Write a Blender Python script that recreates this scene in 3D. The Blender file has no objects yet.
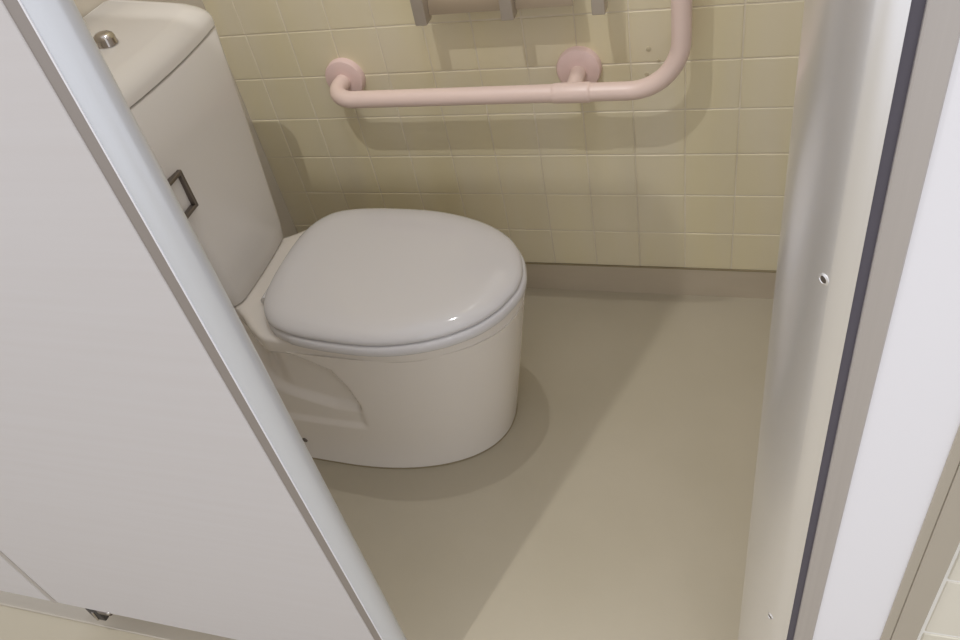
import bpy, bmesh, math, random
from mathutils import Vector, Matrix

random.seed(7)
scene = bpy.context.scene
C = scene.collection

# ------------------------------------------------------------------ camera
cam_data = bpy.data.cameras.new('camera')
cam = bpy.data.objects.new('camera', cam_data)
C.objects.link(cam)
RT = Vector((0.95119561, 0.25613495, -0.17210983))
UP = Vector((-0.05569313, 0.69106271, 0.72064597))
FW = Vector((-0.30352131, 0.67588995, -0.67160077))
M = Matrix((RT, UP, -FW)).transposed().to_4x4()
M.translation = Vector((1.00933, -1.41540, 1.28209))
cam.matrix_world = M
cam_data.sensor_width = 36.0
cam_data.lens = 791.122 / 960 * 36.0
cam_data.clip_start = 0.02
scene.camera = cam

# ------------------------------------------------------------------ light
world = bpy.data.worlds.new('world')
scene.world = world
world.use_nodes = True
world.node_tree.nodes['Background'].inputs[0].default_value = (0.96, 0.96, 1.0, 1)
world.node_tree.nodes['Background'].inputs[1].default_value = 0.99

def disk_lamp(name, loc, power, size, color):
    d = bpy.data.lights.new(name, 'AREA')
    d.shape = 'DISK'
    d.size = size
    d.energy = power
    d.color = color
    o = bpy.data.objects.new(name, d)
    C.objects.link(o)
    o.location = loc
    return o

CEIL = 2.55
disk_lamp('overhead_lamp', (0.49, -1.25, 2.50), 11.0, 0.012, (1.0, 0.985, 0.97))
disk_lamp('overhead_lamp', (0.66, -0.34, CEIL - 0.03), 4.6, 0.03, (1.0, 0.98, 0.96))
disk_lamp('overhead_lamp', (1.35, -1.75, CEIL - 0.03), 1.2, 0.02, (1.0, 0.99, 0.98))  # weak extra lamp, added only for another highlight on the lid

vs = scene.view_settings
vs.view_transform = 'Standard'
vs.look = 'None'
vs.gamma = 1.0
vs.use_curve_mapping = False
vs.exposure = 0.0

# ------------------------------------------------------------------ helpers
def lin(r, g, b):
    f = lambda c: (c / 255 / 12.92) if c <= 10 else ((c / 255 + 0.055) / 1.055) ** 2.4
    return (f(r), f(g), f(b), 1)

def material(name, col, rough=0.5, metal=0.0, spec=0.5, noise=None, bump=None, coat=0.0, rand=None):
    """noise=(scale xyz, second colour, amount); bump=(scale, strength); rand = colour mixed in per object"""
    m = bpy.data.materials.new(name)
    m.use_nodes = True
    nt = m.node_tree
    b = nt.nodes['Principled BSDF']
    b.inputs['Roughness'].default_value = rough
    b.inputs['Metallic'].default_value = metal
    b.inputs['Specular IOR Level'].default_value = spec
    b.inputs['Coat Weight'].default_value = coat
    b.inputs['Coat Roughness'].default_value = 0.06
    b.inputs['Base Color'].default_value = col
    geo = nt.nodes.new('ShaderNodeNewGeometry')
    cur = None
    if rand:
        info = nt.nodes.new('ShaderNodeObjectInfo')
        mix = nt.nodes.new('ShaderNodeMix'); mix.data_type = 'RGBA'
        mix.inputs[6].default_value = col; mix.inputs[7].default_value = rand
        nt.links.new(info.outputs['Random'], mix.inputs[0])
        cur = mix.outputs[2]
    if noise:
        sc, col2, amt = noise
        mp = nt.nodes.new('ShaderNodeVectorMath'); mp.operation = 'MULTIPLY'
        mp.inputs[1].default_value = sc
        nt.links.new(geo.outputs['Position'], mp.inputs[0])
        nz = nt.nodes.new('ShaderNodeTexNoise')
        nz.inputs['Scale'].default_value = 1.0
        nz.inputs['Detail'].default_value = 4.0
        nt.links.new(mp.outputs[0], nz.inputs['Vector'])
        rp = nt.nodes.new('ShaderNodeMapRange')
        rp.inputs[1].default_value = 0.35; rp.inputs[2].default_value = 0.65
        rp.inputs[3].default_value = 0.0; rp.inputs[4].default_value = amt
        nt.links.new(nz.outputs['Fac'], rp.inputs[0])
        mix = nt.nodes.new('ShaderNodeMix'); mix.data_type = 'RGBA'
        if cur is None: mix.inputs[6].default_value = col
        else: nt.links.new(cur, mix.inputs[6])
        mix.inputs[7].default_value = col2
        nt.links.new(rp.outputs[0], mix.inputs[0])
        cur = mix.outputs[2]
    if cur is not None:
        nt.links.new(cur, b.inputs['Base Color'])
    if bump:
        nz = nt.nodes.new('ShaderNodeTexNoise')
        nz.inputs['Scale'].default_value = bump[0]
        nz.inputs['Detail'].default_value = 3.0
        nt.links.new(geo.outputs['Position'], nz.inputs['Vector'])
        bp = nt.nodes.new('ShaderNodeBump')
        bp.inputs['Strength'].default_value = bump[1]
        bp.inputs['Distance'].default_value = 0.002
        nt.links.new(nz.outputs['Fac'], bp.inputs['Height'])
        nt.links.new(bp.outputs[0], b.inputs['Normal'])
    return m

MAT = {}
MAT['tile'] = material('cream_tile', lin(229, 219, 190), 0.36, noise=((9, 9, 2.0), lin(228, 217, 179), 0.8), rand=lin(228, 219, 194), bump=(30, 0.12))
MAT['tile_out'] = material('ivory_tile', lin(224, 219, 205), 0.35, rand=lin(218, 213, 197), bump=(30, 0.1))
MAT['grout'] = material('grout', lin(234, 225, 205), 0.85, noise=((6, 6, 9), lin(216, 205, 182), 0.8))
MAT['grout_out'] = material('white_grout', lin(240, 238, 232), 0.8)
MAT['vinyl'] = material('beige_vinyl', lin(186, 177, 157), 0.42, noise=((5, 5, 5), lin(181, 172, 151), 0.7), bump=(160, 0.06))
MAT['cove'] = material('beige_vinyl_cove', lin(196, 184, 164), 0.42, noise=((6, 6, 20), lin(190, 178, 158), 0.7))
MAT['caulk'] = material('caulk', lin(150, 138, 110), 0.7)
MAT['ceramic'] = material('white_ceramic', lin(233, 227, 219), 0.13, spec=0.5, coat=0.3)
MAT['plastic'] = material('white_plastic', lin(218, 216, 217), 0.07, spec=0.5)
MAT['gloss_tank'] = material('white_tank', lin(220, 216, 211), 0.22, spec=0.5)
MAT['rail'] = material('pink_beige_resin', lin(235, 212, 202), 0.3)
MAT['flange'] = material('pink_resin', lin(236, 209, 203), 0.4)
MAT['laminate'] = material('white_laminate_dim', lin(203, 199, 198), 0.5, noise=((3, 3, 90), lin(200, 195, 193), 0.5))  # darker copy of the white laminate, dimmer light put into its colour
MAT['laminate_lit'] = material('white_laminate_lit', lin(237, 236, 240), 0.45)  # same laminate with the right panel's stronger light put into the colour
MAT['alu'] = material('satin_aluminium', lin(188, 182, 177), 0.42, metal=0.35, noise=((300, 300, 2), lin(180, 174, 169), 0.4))
MAT['alu_bright'] = material('pale_anodised', lin(214, 217, 222), 0.3, metal=0.35)
MAT['alu_dark'] = material('grey_anodised', lin(152, 144, 138), 0.45, metal=0.3)
MAT['alu_beige'] = material('beige_anodised', lin(184, 176, 162), 0.45, metal=0.2)
MAT['post'] = material('white_coated_post', lin(240, 239, 240), 0.27, metal=0.8)
MAT['rubber'] = material('dark_rubber', lin(92, 88, 98), 0.55)
MAT['chrome'] = material('chrome', lin(190, 184, 178), 0.14, metal=1.0)
MAT['steel'] = material('brushed_steel', lin(186, 176, 163), 0.35, metal=0.5)
MAT['wall_reflecting_steel'] = material('wall_reflecting_steel', lin(176, 160, 138), 0.4, metal=0.5)  # stainless steel, tan reflection of the wall put into its colour
MAT['dark_metal'] = material('dark_metal', lin(120, 112, 106), 0.35, metal=0.8)
MAT['dark'] = material('dark_plastic', lin(60, 56, 54), 0.5)
MAT['paint'] = material('pale_paint', lin(206, 198, 184), 0.6, bump=(60, 0.05))
MAT['stain'] = material('grey_plug', lin(205, 194, 165), 0.8)

def origin(o):
    v = Vector((0, 0, 0))
    while o is not None:
        v += o.location; o = o.parent
    return v

def smooth(me, angle=35):
    for p in me.polygons: p.use_smooth = True
    me.set_sharp_from_angle(angle=math.radians(angle))

def obj(name, bm, mat, parent=None, loc=None, angle=35):
    """link a bmesh given in world coordinates (or in the parent's frame of reference for rotated things)"""
    o = bpy.data.objects.new(name, None) if bm is None else None
    me = bpy.data.meshes.new(name)
    base = Vector(loc) if loc is not None else (origin(parent) if parent else Vector((0, 0, 0)))
    bmesh.ops.recalc_face_normals(bm, faces=bm.faces[:])
    bm.transform(Matrix.Translation(-base))
    bm.to_mesh(me); bm.free()
    smooth(me, angle)
    me.materials.append(MAT[mat])
    o = bpy.data.objects.new(name, me)
    C.objects.link(o)
    if parent:
        o.parent = parent
        o.location = base - origin(parent)
    else:
        o.location = base
    return o

def tag(o, label, cat, kind=None, group=None):
    o['label'] = label
    o['category'] = cat
    if kind: o['kind'] = kind
    if group: o['group'] = group
    return o

def empty(name, loc):
    o = bpy.data.objects.new(name, None)
    C.objects.link(o)
    o.location = loc
    o.empty_display_size = 0.05
    return o

def box(bm, x0, x1, y0, y1, z0, z1, bev=0.0, seg=1):
    t = bmesh.new()
    vs_ = [t.verts.new((x, y, z)) for z in (z0, z1) for y in (y0, y1) for x in (x0, x1)]
    for f in ((0, 2, 3, 1), (4, 5, 7, 6), (0, 1, 5, 4), (2, 6, 7, 3), (0, 4, 6, 2), (1, 3, 7, 5)):
        t.faces.new([vs_[i] for i in f])
    if bev > 0:
        bmesh.ops.bevel(t, geom=t.edges[:], offset=bev, segments=seg, profile=0.5, affect='EDGES')
    me = bpy.data.meshes.new('tmp'); t.to_mesh(me); t.free()
    bm.from_mesh(me); bpy.data.meshes.remove(me)
    return bm

def bx(*a, **k):
    return box(bmesh.new(), *a, **k)

def loft(bm, rings, cap0=True, cap1=True):
    vr = [[bm.verts.new(p) for p in r] for r in rings]
    n = len(rings[0])
    for a, b in zip(vr, vr[1:]):
        for i in range(n):
            j = (i + 1) % n
            bm.faces.new((a[i], a[j], b[j], b[i]))
    if cap0: bm.faces.new(list(reversed(vr[0])))
    if cap1: bm.faces.new(vr[-1])
    return bm

def tube(bm, pts, r, n=20, cap=True):
    pts = [Vector(p) for p in pts]
    rings = []
    u = None
    for i, p in enumerate(pts):
        d = (pts[min(i + 1, len(pts) - 1)] - pts[max(i - 1, 0)]).normalized()
        if u is None:
            u = d.orthogonal().normalized()
        else:
            u = (u - d * u.dot(d)).normalized()
        v = d.cross(u)
        rr = r[i] if isinstance(r, (list, tuple)) else r
        rings.append([p + (u * math.cos(2 * math.pi * k / n) + v * math.sin(2 * math.pi * k / n)) * rr for k in range(n)])
    return loft(bm, rings, cap, cap)

def revolve(bm, c, axis, prof, n=32):
    """prof = [(radius, height along axis)]"""
    c = Vector(c); d = Vector(axis).normalized(); u = d.orthogonal().normalized(); v = d.cross(u)
    rings = [[c + d * h + (u * math.cos(2 * math.pi * k / n) + v * math.sin(2 * math.pi * k / n)) * max(r, 1e-5) for k in range(n)] for r, h in prof]
    return loft(bm, rings, True, True)

def prism(bm, poly, axis, a, b):
    """extrude a 2-D polygon along X, Y or Z from a to b; poly in the two other coordinates in order"""
    def p3(p, t):
        return {'X': (t, p[0], p[1]), 'Y': (p[0], t, p[1]), 'Z': (p[0], p[1], t)}[axis]
    return loft(bm, [[Vector(p3(p, a)) for p in poly], [Vector(p3(p, b)) for p in poly]])

def arc(cx, cy, r, a0, a1, n):
    return [(cx + r * math.cos(math.radians(a0 + (a1 - a0) * i / n)), cy + r * math.sin(math.radians(a0 + (a1 - a0) * i / n))) for i in range(n + 1)]

def lerp_table(tab, x):
    if x <= tab[0][0]: return tab[0][1]
    for (a, fa), (b, fb) in zip(tab, tab[1:]):
        if x <= b: return fa + (fb - fa) * (x - a) / (b - a)
    return tab[-1][1]

def sstep(t):
    t = min(1, max(0, t)); return t * t * (3 - 2 * t)

# ------------------------------------------------------------------ setting
XL, XR = -0.072, 1.135            # inside faces of the stall's side walls
YF = -1.0                         # outer face of the front panels
DT0 = 2.005
OX0, OX1, OY = -1.6, 2.4, -3.0    # the washroom outside the stall
BASE = 0.08                       # top of coved skirting

tag(obj('floor', bx(OX0, OX1, OY, 0.02, -0.05, 0.0), 'vinyl'), 'beige sheet vinyl floor of the toilet stall and washroom', 'floor', 'structure')
tag(obj('wall_left', bx(XL - 0.05, XL, YF + 0.034, 0.04, 0, CEIL), 'paint'), 'pale plain wall behind the toilet tank', 'wall', 'structure')
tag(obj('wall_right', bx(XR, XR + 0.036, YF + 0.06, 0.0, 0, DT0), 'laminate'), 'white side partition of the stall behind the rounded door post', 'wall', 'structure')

def tile_mesh(w, h, mat, t=0.006):
    bm = bx(-w / 2, w / 2, 0, t, -h / 2, h / 2, bev=0.001)
    me = bpy.data.meshes.new('tile'); bm.to_mesh(me); bm.free()
    me.materials.append(MAT[mat])
    return me

def tile_wall(name, x0, x1, yface, xj, zj0, ztop, zobj, mat, groutmat, gap, back):
    """substrate with individual tiles up to zobj and a joined field of the same tiles above it"""
    w = obj(name, bx(x0, x1, yface + 0.0013, yface + back, 0, ztop), groutmat)
    cols = []
    x = xj
    while x < x1 - 0.005:
        cols.append((max(x, x0), min(x + 0.1, x1))); x += 0.1
    cache = {}
    field = bmesh.new()
    z = zj0
    while z < ztop - 0.01:
        z1 = min(z + 0.1, ztop)
        for a, b in cols:
            ww, hh = b - a - gap, z1 - z - gap
            if ww < 0.01: continue
            if z < zobj:
                key = (round(ww, 4), round(hh, 4))
                if key not in cache: cache[key] = tile_mesh(ww, hh, mat)
                o = bpy.data.objects.new('tile', cache[key])
                C.objects.link(o)
                o.parent = w
                o.location = ((a + b) / 2 + random.uniform(-.0003, .0003), yface + random.uniform(-.0003, .0003), (z + z1) / 2)
                o.rotation_euler = (random.uniform(-.003, .003), 0, random.uniform(-.003, .003))
            else:
                box(field, (a + b) / 2 - ww / 2, (a + b) / 2 + ww / 2, yface, yface + 0.006, z + gap / 2, z1 - gap / 2)
        z = z1
    f = obj('tile_field', field, mat, w)
    f['kind'] = 'stuff'
    return w

wf = tile_wall('wall_far', XL, XR, 0.0, -0.1, BASE, CEIL, 1.15, 'tile', 'grout', 0.0028, 0.05)
tag(wf, 'cream square tiled wall behind the pink grab rail', 'wall', 'structure')
for (px, pz, r) in ((0.834, 0.607, 0.0048), (0.852, 0.584, 0.003), (0.829, 0.557, 0.0042)):
    obj('wall_plug', revolve(bmesh.new(), (px, -0.001, pz), (0, -1, 0), [(r, -0.002), (r, 0.0), (r * .7, 0.0006), (0, 0.0006)], 16), 'stain', wf)

wr = tile_wall('wall_front_right', 1.1975, OX1, YF, 1.1995, 0.0815, CEIL, 1.0, 'tile_out', 'grout_out', 0.0035, 0.06)
tag(wr, 'ivory tiled wall with white joints beside the aluminium channel', 'wall', 'structure')

# coved skirting
cove = [(0.0, BASE), (-0.003, BASE), (-0.003, 0.0), (0, 0.0)]
def base_far():
    bm = prism(bmesh.new(), cove, 'X', XL, XR)
    return bm
b = obj('baseboard_far', base_far(), 'cove')
tag(b, 'coved beige vinyl skirting under the cream tiles', 'baseboard', 'structure')
obj('caulk_line', bx(XL, XR, -0.0036, 0.0, BASE - 0.0015, BASE + 0.002), 'caulk', b)
b = obj('baseboard_right', prism(bmesh.new(), [(XR + p[0], p[1]) for p in cove], 'Y', YF + 0.06, -0.003), 'cove')
tag(b, 'coved beige vinyl skirting along the right partition', 'baseboard', 'structure')
b = obj('baseboard_left', prism(bmesh.new(), [(XL - p[0], p[1]) for p in cove], 'Y', YF + 0.036, -0.003), 'cove')
tag(b, 'coved beige vinyl skirting behind the toilet', 'baseboard', 'structure')

# ---- front: fixed panel, door leaf, post, narrow panel, channel
DB = 0.092     # underside of leaf and fixed panel
DT = 2.005
TH = 0.033
DX0, DX1 = -0.127, 0.5575
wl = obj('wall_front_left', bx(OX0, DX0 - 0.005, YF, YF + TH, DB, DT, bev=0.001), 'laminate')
tag(wl, 'white fixed panel to the hinge side of the open door leaf', 'panel', 'structure')
door = empty('door_1', (0.18, YF + TH / 2, DB))
tag(door, 'white laminate door leaf with a rounded pale metal edge', 'door', 'structure')
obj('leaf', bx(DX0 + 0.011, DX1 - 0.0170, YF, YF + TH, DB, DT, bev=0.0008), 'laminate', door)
obj('hinge_strip', bx(DX0, DX0 + 0.011, YF - 0.0012, YF + TH, DB, DT, bev=0.0008), 'alu', door)
obj('edge_strip', bx(DX1 - 0.0170, DX1 - 0.002, YF + 0.0012, YF + TH - 0.001, DB, DT), 'alu_dark', door)
obj('edge_lip', bx(DX1 - 0.0022, DX1 - 0.0006, YF - 0.0012, YF + 0.002, DB, DT, bev=0.0004), 'laminate_lit', door)
r = TH / 2
prof = [(DX1 - 0.002, YF), (DX1 - 0.0005, YF)] + [(DX1 + (x - DX1) * 1.12, y) for x, y in arc(DX1, YF + TH / 2, r, -90, 90, 18)] + [(DX1 - 0.002, YF + TH)]
obj('edge_profile', prism(bmesh.new(), prof, 'Z', DB, DT), 'alu_bright', door, angle=50)
pv = bmesh.new()
box(pv, -0.056, -0.030, YF - 0.001, YF + 0.016, 0.052, DB, bev=0.003, seg=2)
piv = obj('pivot_hinge', pv, 'dark', door)
obj('pin', tube(bmesh.new(), [(-0.046, YF - 0.002, 0.056), (-0.040, YF - 0.002, 0.086)], 0.0022, 12), 'chrome', piv)
obj('pivot_arm', bx(-0.031, -0.002, YF - 0.001, YF + 0.010, DB - 0.012, DB, bev=0.002), 'dark_metal', piv)
obj('cap_screw', revolve(bmesh.new(), (-0.001, YF - 0.0005, DB + 0.002), (0, -1, 0), [(0.0035, -0.002), (0.0035, 0.001), (0.0025, 0.0025), (0, 0.003)], 14), 'chrome', door)
th = obj('trim_1', bx(OX0, DX1 + 0.02, YF + 0.006, YF + 0.055, 0, 0.004, bev=0.0012), 'alu_beige')
tag(th, 'low beige threshold strip on the floor under the white panels', 'threshold', 'structure')

# rounded door post
post = empty('trim_2', (1.06, YF + 0.04, 0))
tag(post, 'rounded white door post with screws beside a dark rubber seal', 'door post', 'structure')
R = 0.046
PX = 1.0825
def post_curve():
    r1, r2, b = 0.020, 0.118, 50
    pts = [(PX, YF)]
    for k in range(1, 13):
        a = math.radians(b * k / 12)
        pts.append((PX - r1 * math.sin(a), YF + r1 * (1 - math.cos(a))))
    x0, y0 = pts[-1]
    sb, cb = math.sin(math.radians(b)), math.cos(math.radians(b))
    for k in range(1, 17):
        a = math.radians(b + (90 - b) * k / 16)
        pts.append((x0 - r2 * (math.sin(a) - sb), y0 + r2 * (cb - math.cos(a))))
    return pts
pprof = [(PX, YF + 0.012)] + post_curve() + [(PX + 0.02, YF + 0.083), (PX + 0.02, YF + 0.012)]
rp = obj('rounded_post', prism(bmesh.new(), pprof, 'Z', 0, DT), 'post', post, angle=50)
for sz in (0.915, 0.445, 1.40, 0.1):
    n = Vector((-math.sin(math.radians(51)), -math.cos(math.radians(51)), 0))
    c = Vector((1.0646, YF + 0.0103, sz))
    s = obj('screw', revolve(bmesh.new(), c, n, [(0.0042, -0.001), (0.0046, 0.0004), (0.0032, 0.0008), (0.0026, 0.0002), (0, 0.0002)], 20), 'post', rp)
    obj('screw_socket', revolve(bmesh.new(), c, n, [(0.0027, 0.0), (0.0027, 0.0004), (0, 0.0004)], 16), 'dark_metal', s)
obj('rubber_seal', bx(PX, 1.0895, YF + 0.003, YF + 0.03, 0, DT), 'rubber', post)
obj('flat_strip', bx(1.0895, 1.107, YF - 0.001, YF + 0.04, 0, DT, bev=0.001), 'alu', post)
np_ = obj('wall_front', bx(1.107, 1.167, YF + 0.0005, YF + TH, 0.0, DT), 'laminate_lit')
tag(np_, 'narrow white panel between the door post and the wall channel', 'panel', 'structure')
chn = bmesh.new()
box(chn, 1.167, 1.1755, YF - 0.002, YF + TH, 0, DT, bev=0.0008)
ch = obj('trim_3', chn, 'alu_beige')
tag(ch, 'beige stepped wall channel holding the narrow white panel', 'trim', 'structure')
obj('channel_flange', bx(1.1755, 1.1965, YF - 0.0035, YF + TH, 0, DT, bev=0.0008), 'alu_beige', ch)

# ------------------------------------------------------------------ toilet
TYAW = math.radians(-2.8)
TORG = Vector((0.40, -0.406, 0.0))
toilet = empty('toilet', TORG)
tag(toilet, 'white floor-standing toilet with closed lid and tall tank', 'toilet')
def tp(name, bm, mat, parent=None, angle=35):
    """toilet part: modelled with x along the bowl, y across it from the centreline"""
    if name in ('lid', 'seat', 'rim', 'hinge'):
        for v in bm.verts:
            v.co.x -= 0.075 * v.co.y * sstep((0.62 - v.co.x) / 0.3)
    if name in ('lid', 'seat'):
        for v in bm.verts: v.co.y = v.co.y * 1.008 - 0.0025
    bm.transform(Matrix.Translation(Vector((-0.40, 0, 0))))
    me = bpy.data.meshes.new(name)
    bmesh.ops.recalc_face_normals(bm, faces=bm.faces[:])
    bm.to_mesh(me); bm.free(); smooth(me, angle)
    me.materials.append(MAT[mat])
    o = bpy.data.objects.new(name, me)
    C.objects.link(o)
    o.parent = parent or toilet
    return o

def rec_depth(x, z):
    xb = lerp_table([(0.10, 0.357), (0.143, 0.362), (0.206, 0.364), (0.259, 0.354), (0.303, 0.332), (0.318, 0.300), (0.34, 0.25)], z)
    s1 = sstep((xb - x) / 0.018)
    lo = 0.007 * sstep((z - 0.132) / 0.014)
    hi = 0.013 * sstep((z - 0.178 - 0.25 * max(0, 0.30 - x)) / 0.02)
    back = 0.05 * sstep((0.22 - x) / 0.10) * sstep((z - 0.17) / 0.12)
    return (lo + hi) * s1 + back

def body_ring(z):
    t = z / 0.345
    hw = 0.1765 + 0.003 * t
    fx = 0.584 + 0.067 * t ** 1.0
    xc = 0.25 + 0.09 * t
    pts = []
    side = [-0.055 + (xc + 0.055) * i / 150 for i in range(151)]
    for x in side: pts.append((x, -(hw - rec_depth(x, z))))
    for i in range(1, 240):
        a = -math.pi / 2 + math.pi * i / 240
        ca, sa = math.cos(a), math.sin(a)
        e = 0.89
        x = xc + (fx - xc) * abs(ca) ** e
        pts.append((x, (hw - rec_depth(x, z)) * math.copysign(abs(sa) ** e, sa)))
    for x in reversed(side): pts.append((x, hw - rec_depth(x, z)))
    return [Vector((x, y, z)) for x, y in pts]

zs = [0.0, 0.006] + [0.012 + (0.338 - 0.012) * i / 110 for i in range(111)]
bowl_bm = loft(bmesh.new(), [body_ring(z) for z in zs])
bowl = tp('bowl', bowl_bm, 'ceramic', angle=50)
tp('base_contact_line', loft(bmesh.new(), [[Vector((p.x + (0.0012 if p.x > 0.3 else 0), p.y * 1.007, z)) for p in body_ring(0)] for z in (0.0, 0.0035)]), 'caulk', bowl)  # added dark ring, draws the shaded contact gap around the base

def hw_outline(fn, xs):
    a = [(x, -fn(x)) for x in xs]
    return a + [(x, fn(x)) for x in reversed(xs)][0 if fn(xs[-1]) > 1e-6 else 1:]

def deck_hw(x):
    if x >= 0.40:
        return 0.1755 * max(0, 1 - (max(0, x - 0.38) / 0.268) ** 2.1) ** 0.476
    return lerp_table([(-0.055, 0.105), (0.10, 0.107), (0.125, 0.123), (0.155, 0.150), (0.185, 0.171), (0.200, 0.177), (0.24, 0.177), (0.30, 0.1765), (0.40, 0.1755)], x)
dxs = [-0.055 + 0.455 * i / 50 for i in range(50)] + [0.40 + 0.248 * math.sin(math.pi / 2 * i / 30) for i in range(31)]
dout = hw_outline(deck_hw, dxs)
def inset(poly, d, c=(0.36, 0.0)):
    out = []
    n = len(poly)
    for i, p in enumerate(poly):
        a, b_ = Vector(poly[i - 1]), Vector(poly[(i + 1) % n])
        t = (b_ - a).normalized(); nn = Vector((-t.y, t.x))
        if nn.dot(Vector(c) - Vector(p)) < 0: nn = -nn
        out.append((p[0] + nn.x * d, p[1] + nn.y * d))
    return out
rings = []
for z, d in ((0.329, 0.006), (0.332, 0.001), (0.336, 0.0), (0.358, 0.0), (0.3625, 0.0015), (0.365, 0.005), (0.366, 0.012)):
    rings.append([Vector((x, y, z)) for x, y in inset(dout, d)])
tp('rim', loft(bmesh.new(), rings), 'ceramic', bowl, angle=60)

half = [(0.1715, 0.05), (0.178, 0.095), (0.195, 0.134), (0.225, 0.163), (0.278, 0.179), (0.36, 0.185), (0.45, 0.181), (0.535, 0.157), (0.597, 0.119), (0.632, 0.077), (0.650, 0.032)]
ctrl = [(0.170, 0.0)] + [(x, -y) for x, y in half] + [(0.6545, 0.0)] + [(x, y) for x, y in reversed(half)]
def catmull(pts, n=6):
    out = []
    N = len(pts)
    for i in range(N):
        p0, p1, p2, p3 = [Vector(pts[(i + k) % N]) for k in (-1, 0, 1, 2)]
        for k in range(n):
            t = k / n
            out.append(tuple(0.5 * ((2 * p1) + (p2 - p0) * t + (2 * p0 - 5 * p1 + 4 * p2 - p3) * t * t + (3 * p1 - p0 - 3 * p2 + p3) * t ** 3)))
    return out
lid_out = catmull(ctrl)
CX = 0.405
def lid_ring(s, z, d=0.0):
    return [Vector((CX + (x - CX) * s, y * s, z)) for x, y in (inset(lid_out, d, (CX, 0)) if d else lid_out)]

seat_out = inset(lid_out, -0.0055, (CX, 0))
seat_out = [(x if x > 0.26 else x + 0.006, y) for x, y in seat_out]
tp('seat', loft(bmesh.new(), [[Vector((x, y, z)) for x, y in inset(seat_out, d, (CX, 0))] for z, d in
    ((0.3655, 0.008), (0.3665, 0.003), (0.370, 0.0005), (0.376, 0.0), (0.382, 0.0012), (0.3855, 0.004), (0.3868, 0.009))]), 'plastic', angle=60)
lr = [lid_ring(1, 0.3872, 0.005), lid_ring(1, 0.3885, 0.0018), lid_ring(1, 0.3908, 0.0)]
for k in range(1, 15):
    t = math.pi / 2 * k / 14
    lr.append(lid_ring(1, 0.3925 + 0.0215 * math.sin(t), 0.056 * (1 - math.cos(t))))
lr += [lid_ring(0.62, 0.4148), lid_ring(0.5, 0.4154), lid_ring(0.3, 0.4160), lid_ring(0.1, 0.4162)]
tp('lid', loft(bmesh.new(), lr), 'plastic', angle=60)
for s in (-1, 1):
    hb = tube(bmesh.new(), [(0.170, s * 0.045, 0.376), (0.170, s * 0.095, 0.376)], 0.011, 16)
    box(hb, 0.160, 0.185, s * 0.07 - 0.024, s * 0.07 + 0.024, 0.364, 0.376, bev=0.003)
    tp('hinge', hb, 'plastic')

def rrect(x0, x1, hw, rad, bow, z, n=8):
    pts = []
    for (cx, cy, a0) in ((x1 - rad, -hw + rad, -90), (x1 - rad, hw - rad, 0), (x0 + 0.012, hw - 0.012, 90), (x0 + 0.012, -hw + 0.012, 180)):
        rr = rad if cx > 0 else 0.012
        pts += arc(cx, cy, rr, a0, a0 + 90, n)
    # subdivide the front edge for the bow
    out = []
    for i, p in enumerate(pts):
        q_ = pts[(i + 1) % len(pts)]
        out.append(p)
        if i == n:
            for k in range(1, 16):
                out.append((p[0] + (q_[0] - p[0]) * k / 16, p[1] + (q_[1] - p[1]) * k / 16))
    res = []
    for x, y in out:
        f = max(0, (x - x0) / (x1 - x0))
        res.append(Vector((x + bow * f * (1 - (y / hw) ** 2), y, z)))
    return res

TB = -0.066
def tank_hw(z): return lerp_table([(0.366, 0.121), (0.40, 0.128), (0.45, 0.134), (0.60, 0.150), (0.80, 0.170)], z)
trs = [rrect(TB, 0.108, tank_hw(0.366) - 0.004, 0.03, 0.006, 0.366)]
for z in (0.371, 0.40, 0.43, 0.47, 0.52, 0.60, 0.70, 0.797):
    trs.append(rrect(TB, 0.112 + 0.006 * (z - 0.37) / 0.43, tank_hw(z), 0.03, 0.006 + 0.008 * (z - 0.38) / 0.4, z))
trs.append(rrect(TB, 0.115, tank_hw(0.8) - 0.003, 0.03, 0.014, 0.800))
tank = tp('tank', loft(bmesh.new(), trs), 'gloss_tank', angle=50)
tl = []
for z, d in ((0.8025, 0.004), (0.804, 0.0), (0.814, 0.0), (0.822, 0.002), (0.832, 0.009), (0.840, 0.019), (0.8445, 0.028), (0.846, 0.034)):
    ring = rrect(TB, 0.119 - d, 0.171 - d, 0.032, 0.014, z)
    tl.append([Vector((p.x, p.y, p.z + (0.020 * sstep((0.11 - p.x) / 0.17) if z > 0.815 else 0))) for p in ring])
tp('tank_lid', loft(bmesh.new(), tl), 'gloss_tank', tank, angle=60)
tp('flush_knob', revolve(bmesh.new(), (0.033, -0.021, 0.8530), (0, 0, 1), [(0.0185, 0), (0.0185, 0.0015), (0.0175, 0.004), (0.0175, 0.010), (0.0155, 0.015), (0.011, 0.0185), (0.005, 0.020), (0, 0.0203)], 28), 'chrome', tank)
fr = bmesh.new()
fx0, fx1 = 0.1265, 0.1295
t_ = 0.0068
for (y0, y1, z0, z1) in ((-0.114, -0.114 + t_, 0.600, 0.672), (-0.196, -0.196 + t_, 0.600, 0.672), (-0.196 + t_, -0.114, 0.600, 0.600 + t_), (-0.196 + t_, -0.114, 0.672 - t_, 0.672)):
    box(fr, fx0 - 0.008, fx1, y0, y1, z0, z1, bev=0.001)
tp('handle', fr, 'dark_metal', tank)
bolt = tp('bolt_cap', revolve(bmesh.new(), (0.19, -0.1765, 0.066), (0, -1, 0), [(0.006, -0.002), (0.006, 0.002), (0.004, 0.0035), (0, 0.004)], 14), 'dark_metal', bowl)
toilet.rotation_euler = (0, 0, TYAW)
TPIV = Vector((-0.37, 0, 0))
for o_ in [tank]:
    a_ = math.radians(5.0)
    o_.location = TPIV - Matrix.Rotation(a_, 3, 'Z') @ TPIV
    o_.rotation_euler = (0, 0, a_)

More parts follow.
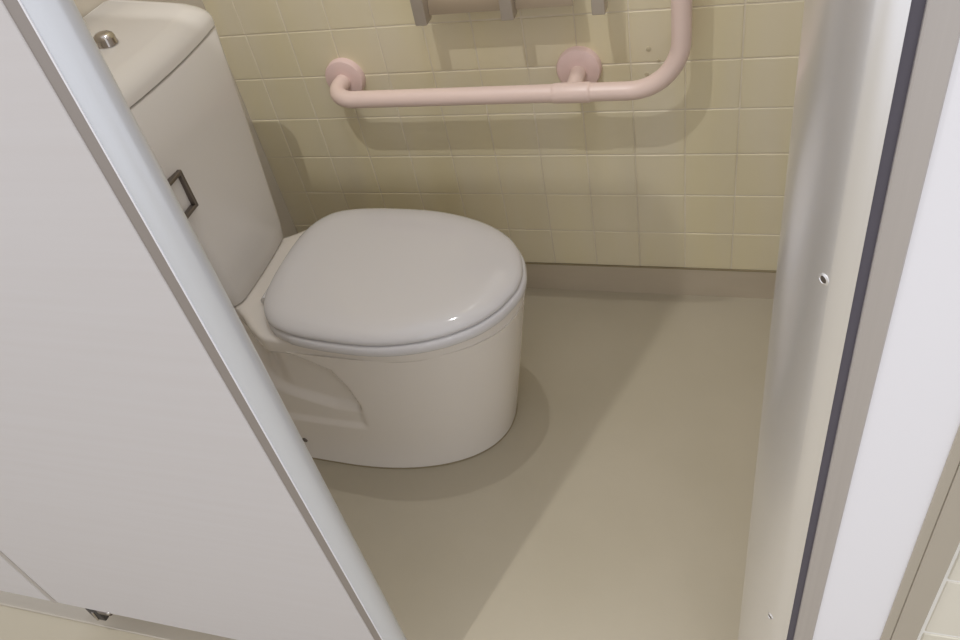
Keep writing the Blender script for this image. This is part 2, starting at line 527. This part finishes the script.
# ------------------------------------------------------------------ grab rail
RY, RZ, RR_ = -0.082, 0.5675, 0.0172
rail = empty('grab_rail', (0.20, 0.0, RZ))
tag(rail, 'pink resin grab rail bent upright at one end on the cream tiles', 'grab rail')
path = [(0.201, -0.006, RZ + 0.006), (0.201, -0.02, RZ + 0.006)]
rb = 0.045
for i in range(11):
    a = math.pi / 2 * i / 10
    path.append((0.201 + rb - rb * math.cos(a), RY + rb - rb * math.sin(a), RZ + 0.006 * (1 - i / 10)))
path += [(0.201 + rb + (0.80 - 0.246) * i / 12, RY, RZ) for i in range(1, 13)]
rc = 0.095
for i in range(1, 15):
    a = math.pi / 2 * i / 14
    path.append((0.9 - rc + rc * math.sin(a), RY, RZ + rc - rc * math.cos(a)))
path += [(0.9, RY, z) for z in (0.75, 0.9, 1.05, 1.17)]
for i in range(1, 9):
    a = math.pi / 2 * i / 8
    path.append((0.9, RY + rb - rb * math.cos(a), 1.17 + rb * math.sin(a)))
path.append((0.9, -0.004, 1.17 + rb))
obj('bar', tube(bmesh.new(), path, RR_, 24), 'rail', rail, angle=60)
def flange(x, z):
    obj('flange', revolve(bmesh.new(), (x, 0, z), (0, -1, 0), [(0.0435, -0.0005), (0.0435, 0.010), (0.041, 0.0145), (0.035, 0.0165), (0.0195, 0.017), (0.0185, 0.017)], 40), 'flange', rail, angle=40)
flange(0.203, RZ + 0.009)
flange(0.702, RZ + 0.009)
flange(0.9, 1.17 + rb)
obj('bracket_stem', tube(bmesh.new(), [(0.702, -0.006, RZ + 0.005), (0.702, -0.03, RZ + 0.004), (0.702, RY, RZ)], [0.017, 0.0155, 0.0155], 20), 'rail', rail)
obj('collar', revolve(bmesh.new(), (0.668, RY, RZ), (1, 0, 0), [(0.0172, -0.004), (0.0186, 0.0), (0.0190, 0.003), (0.0192, 0.062), (0.0190, 0.066), (0.0172, 0.069)], 28), 'rail', rail)

# ------------------------------------------------------------------ paper holder
ph = empty('paper_holder', (0.61, 0.0, 0.72))
tag(ph, 'stainless double toilet paper holder above the grab rail', 'paper holder')
obj('back_plate', bx(0.43, 0.785, -0.006, 0.0005, 0.760, 0.90, bev=0.001), 'steel', ph)
for x in (0.435, 0.600, 0.762):
    bm = bmesh.new()
    arm = [(-0.086, 0.713), (-0.086, 0.885), (-0.074, 0.90), (-0.004, 0.90), (-0.004, 0.86), (-0.045, 0.845), (-0.052, 0.83), (-0.052, 0.722), (-0.058, 0.713)]
    prism(bm, arm, 'X', x - 0.0115, x + 0.0115)
    bmesh.ops.bevel(bm, geom=bm.edges[:], offset=0.0012, segments=1, affect='EDGES')
    obj('arm', bm, 'steel', ph)
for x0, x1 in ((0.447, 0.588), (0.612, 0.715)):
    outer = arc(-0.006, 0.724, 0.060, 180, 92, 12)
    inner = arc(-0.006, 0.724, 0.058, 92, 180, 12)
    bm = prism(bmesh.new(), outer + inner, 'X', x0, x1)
    obj('roll_cover', bm, 'wall_reflecting_steel', ph)
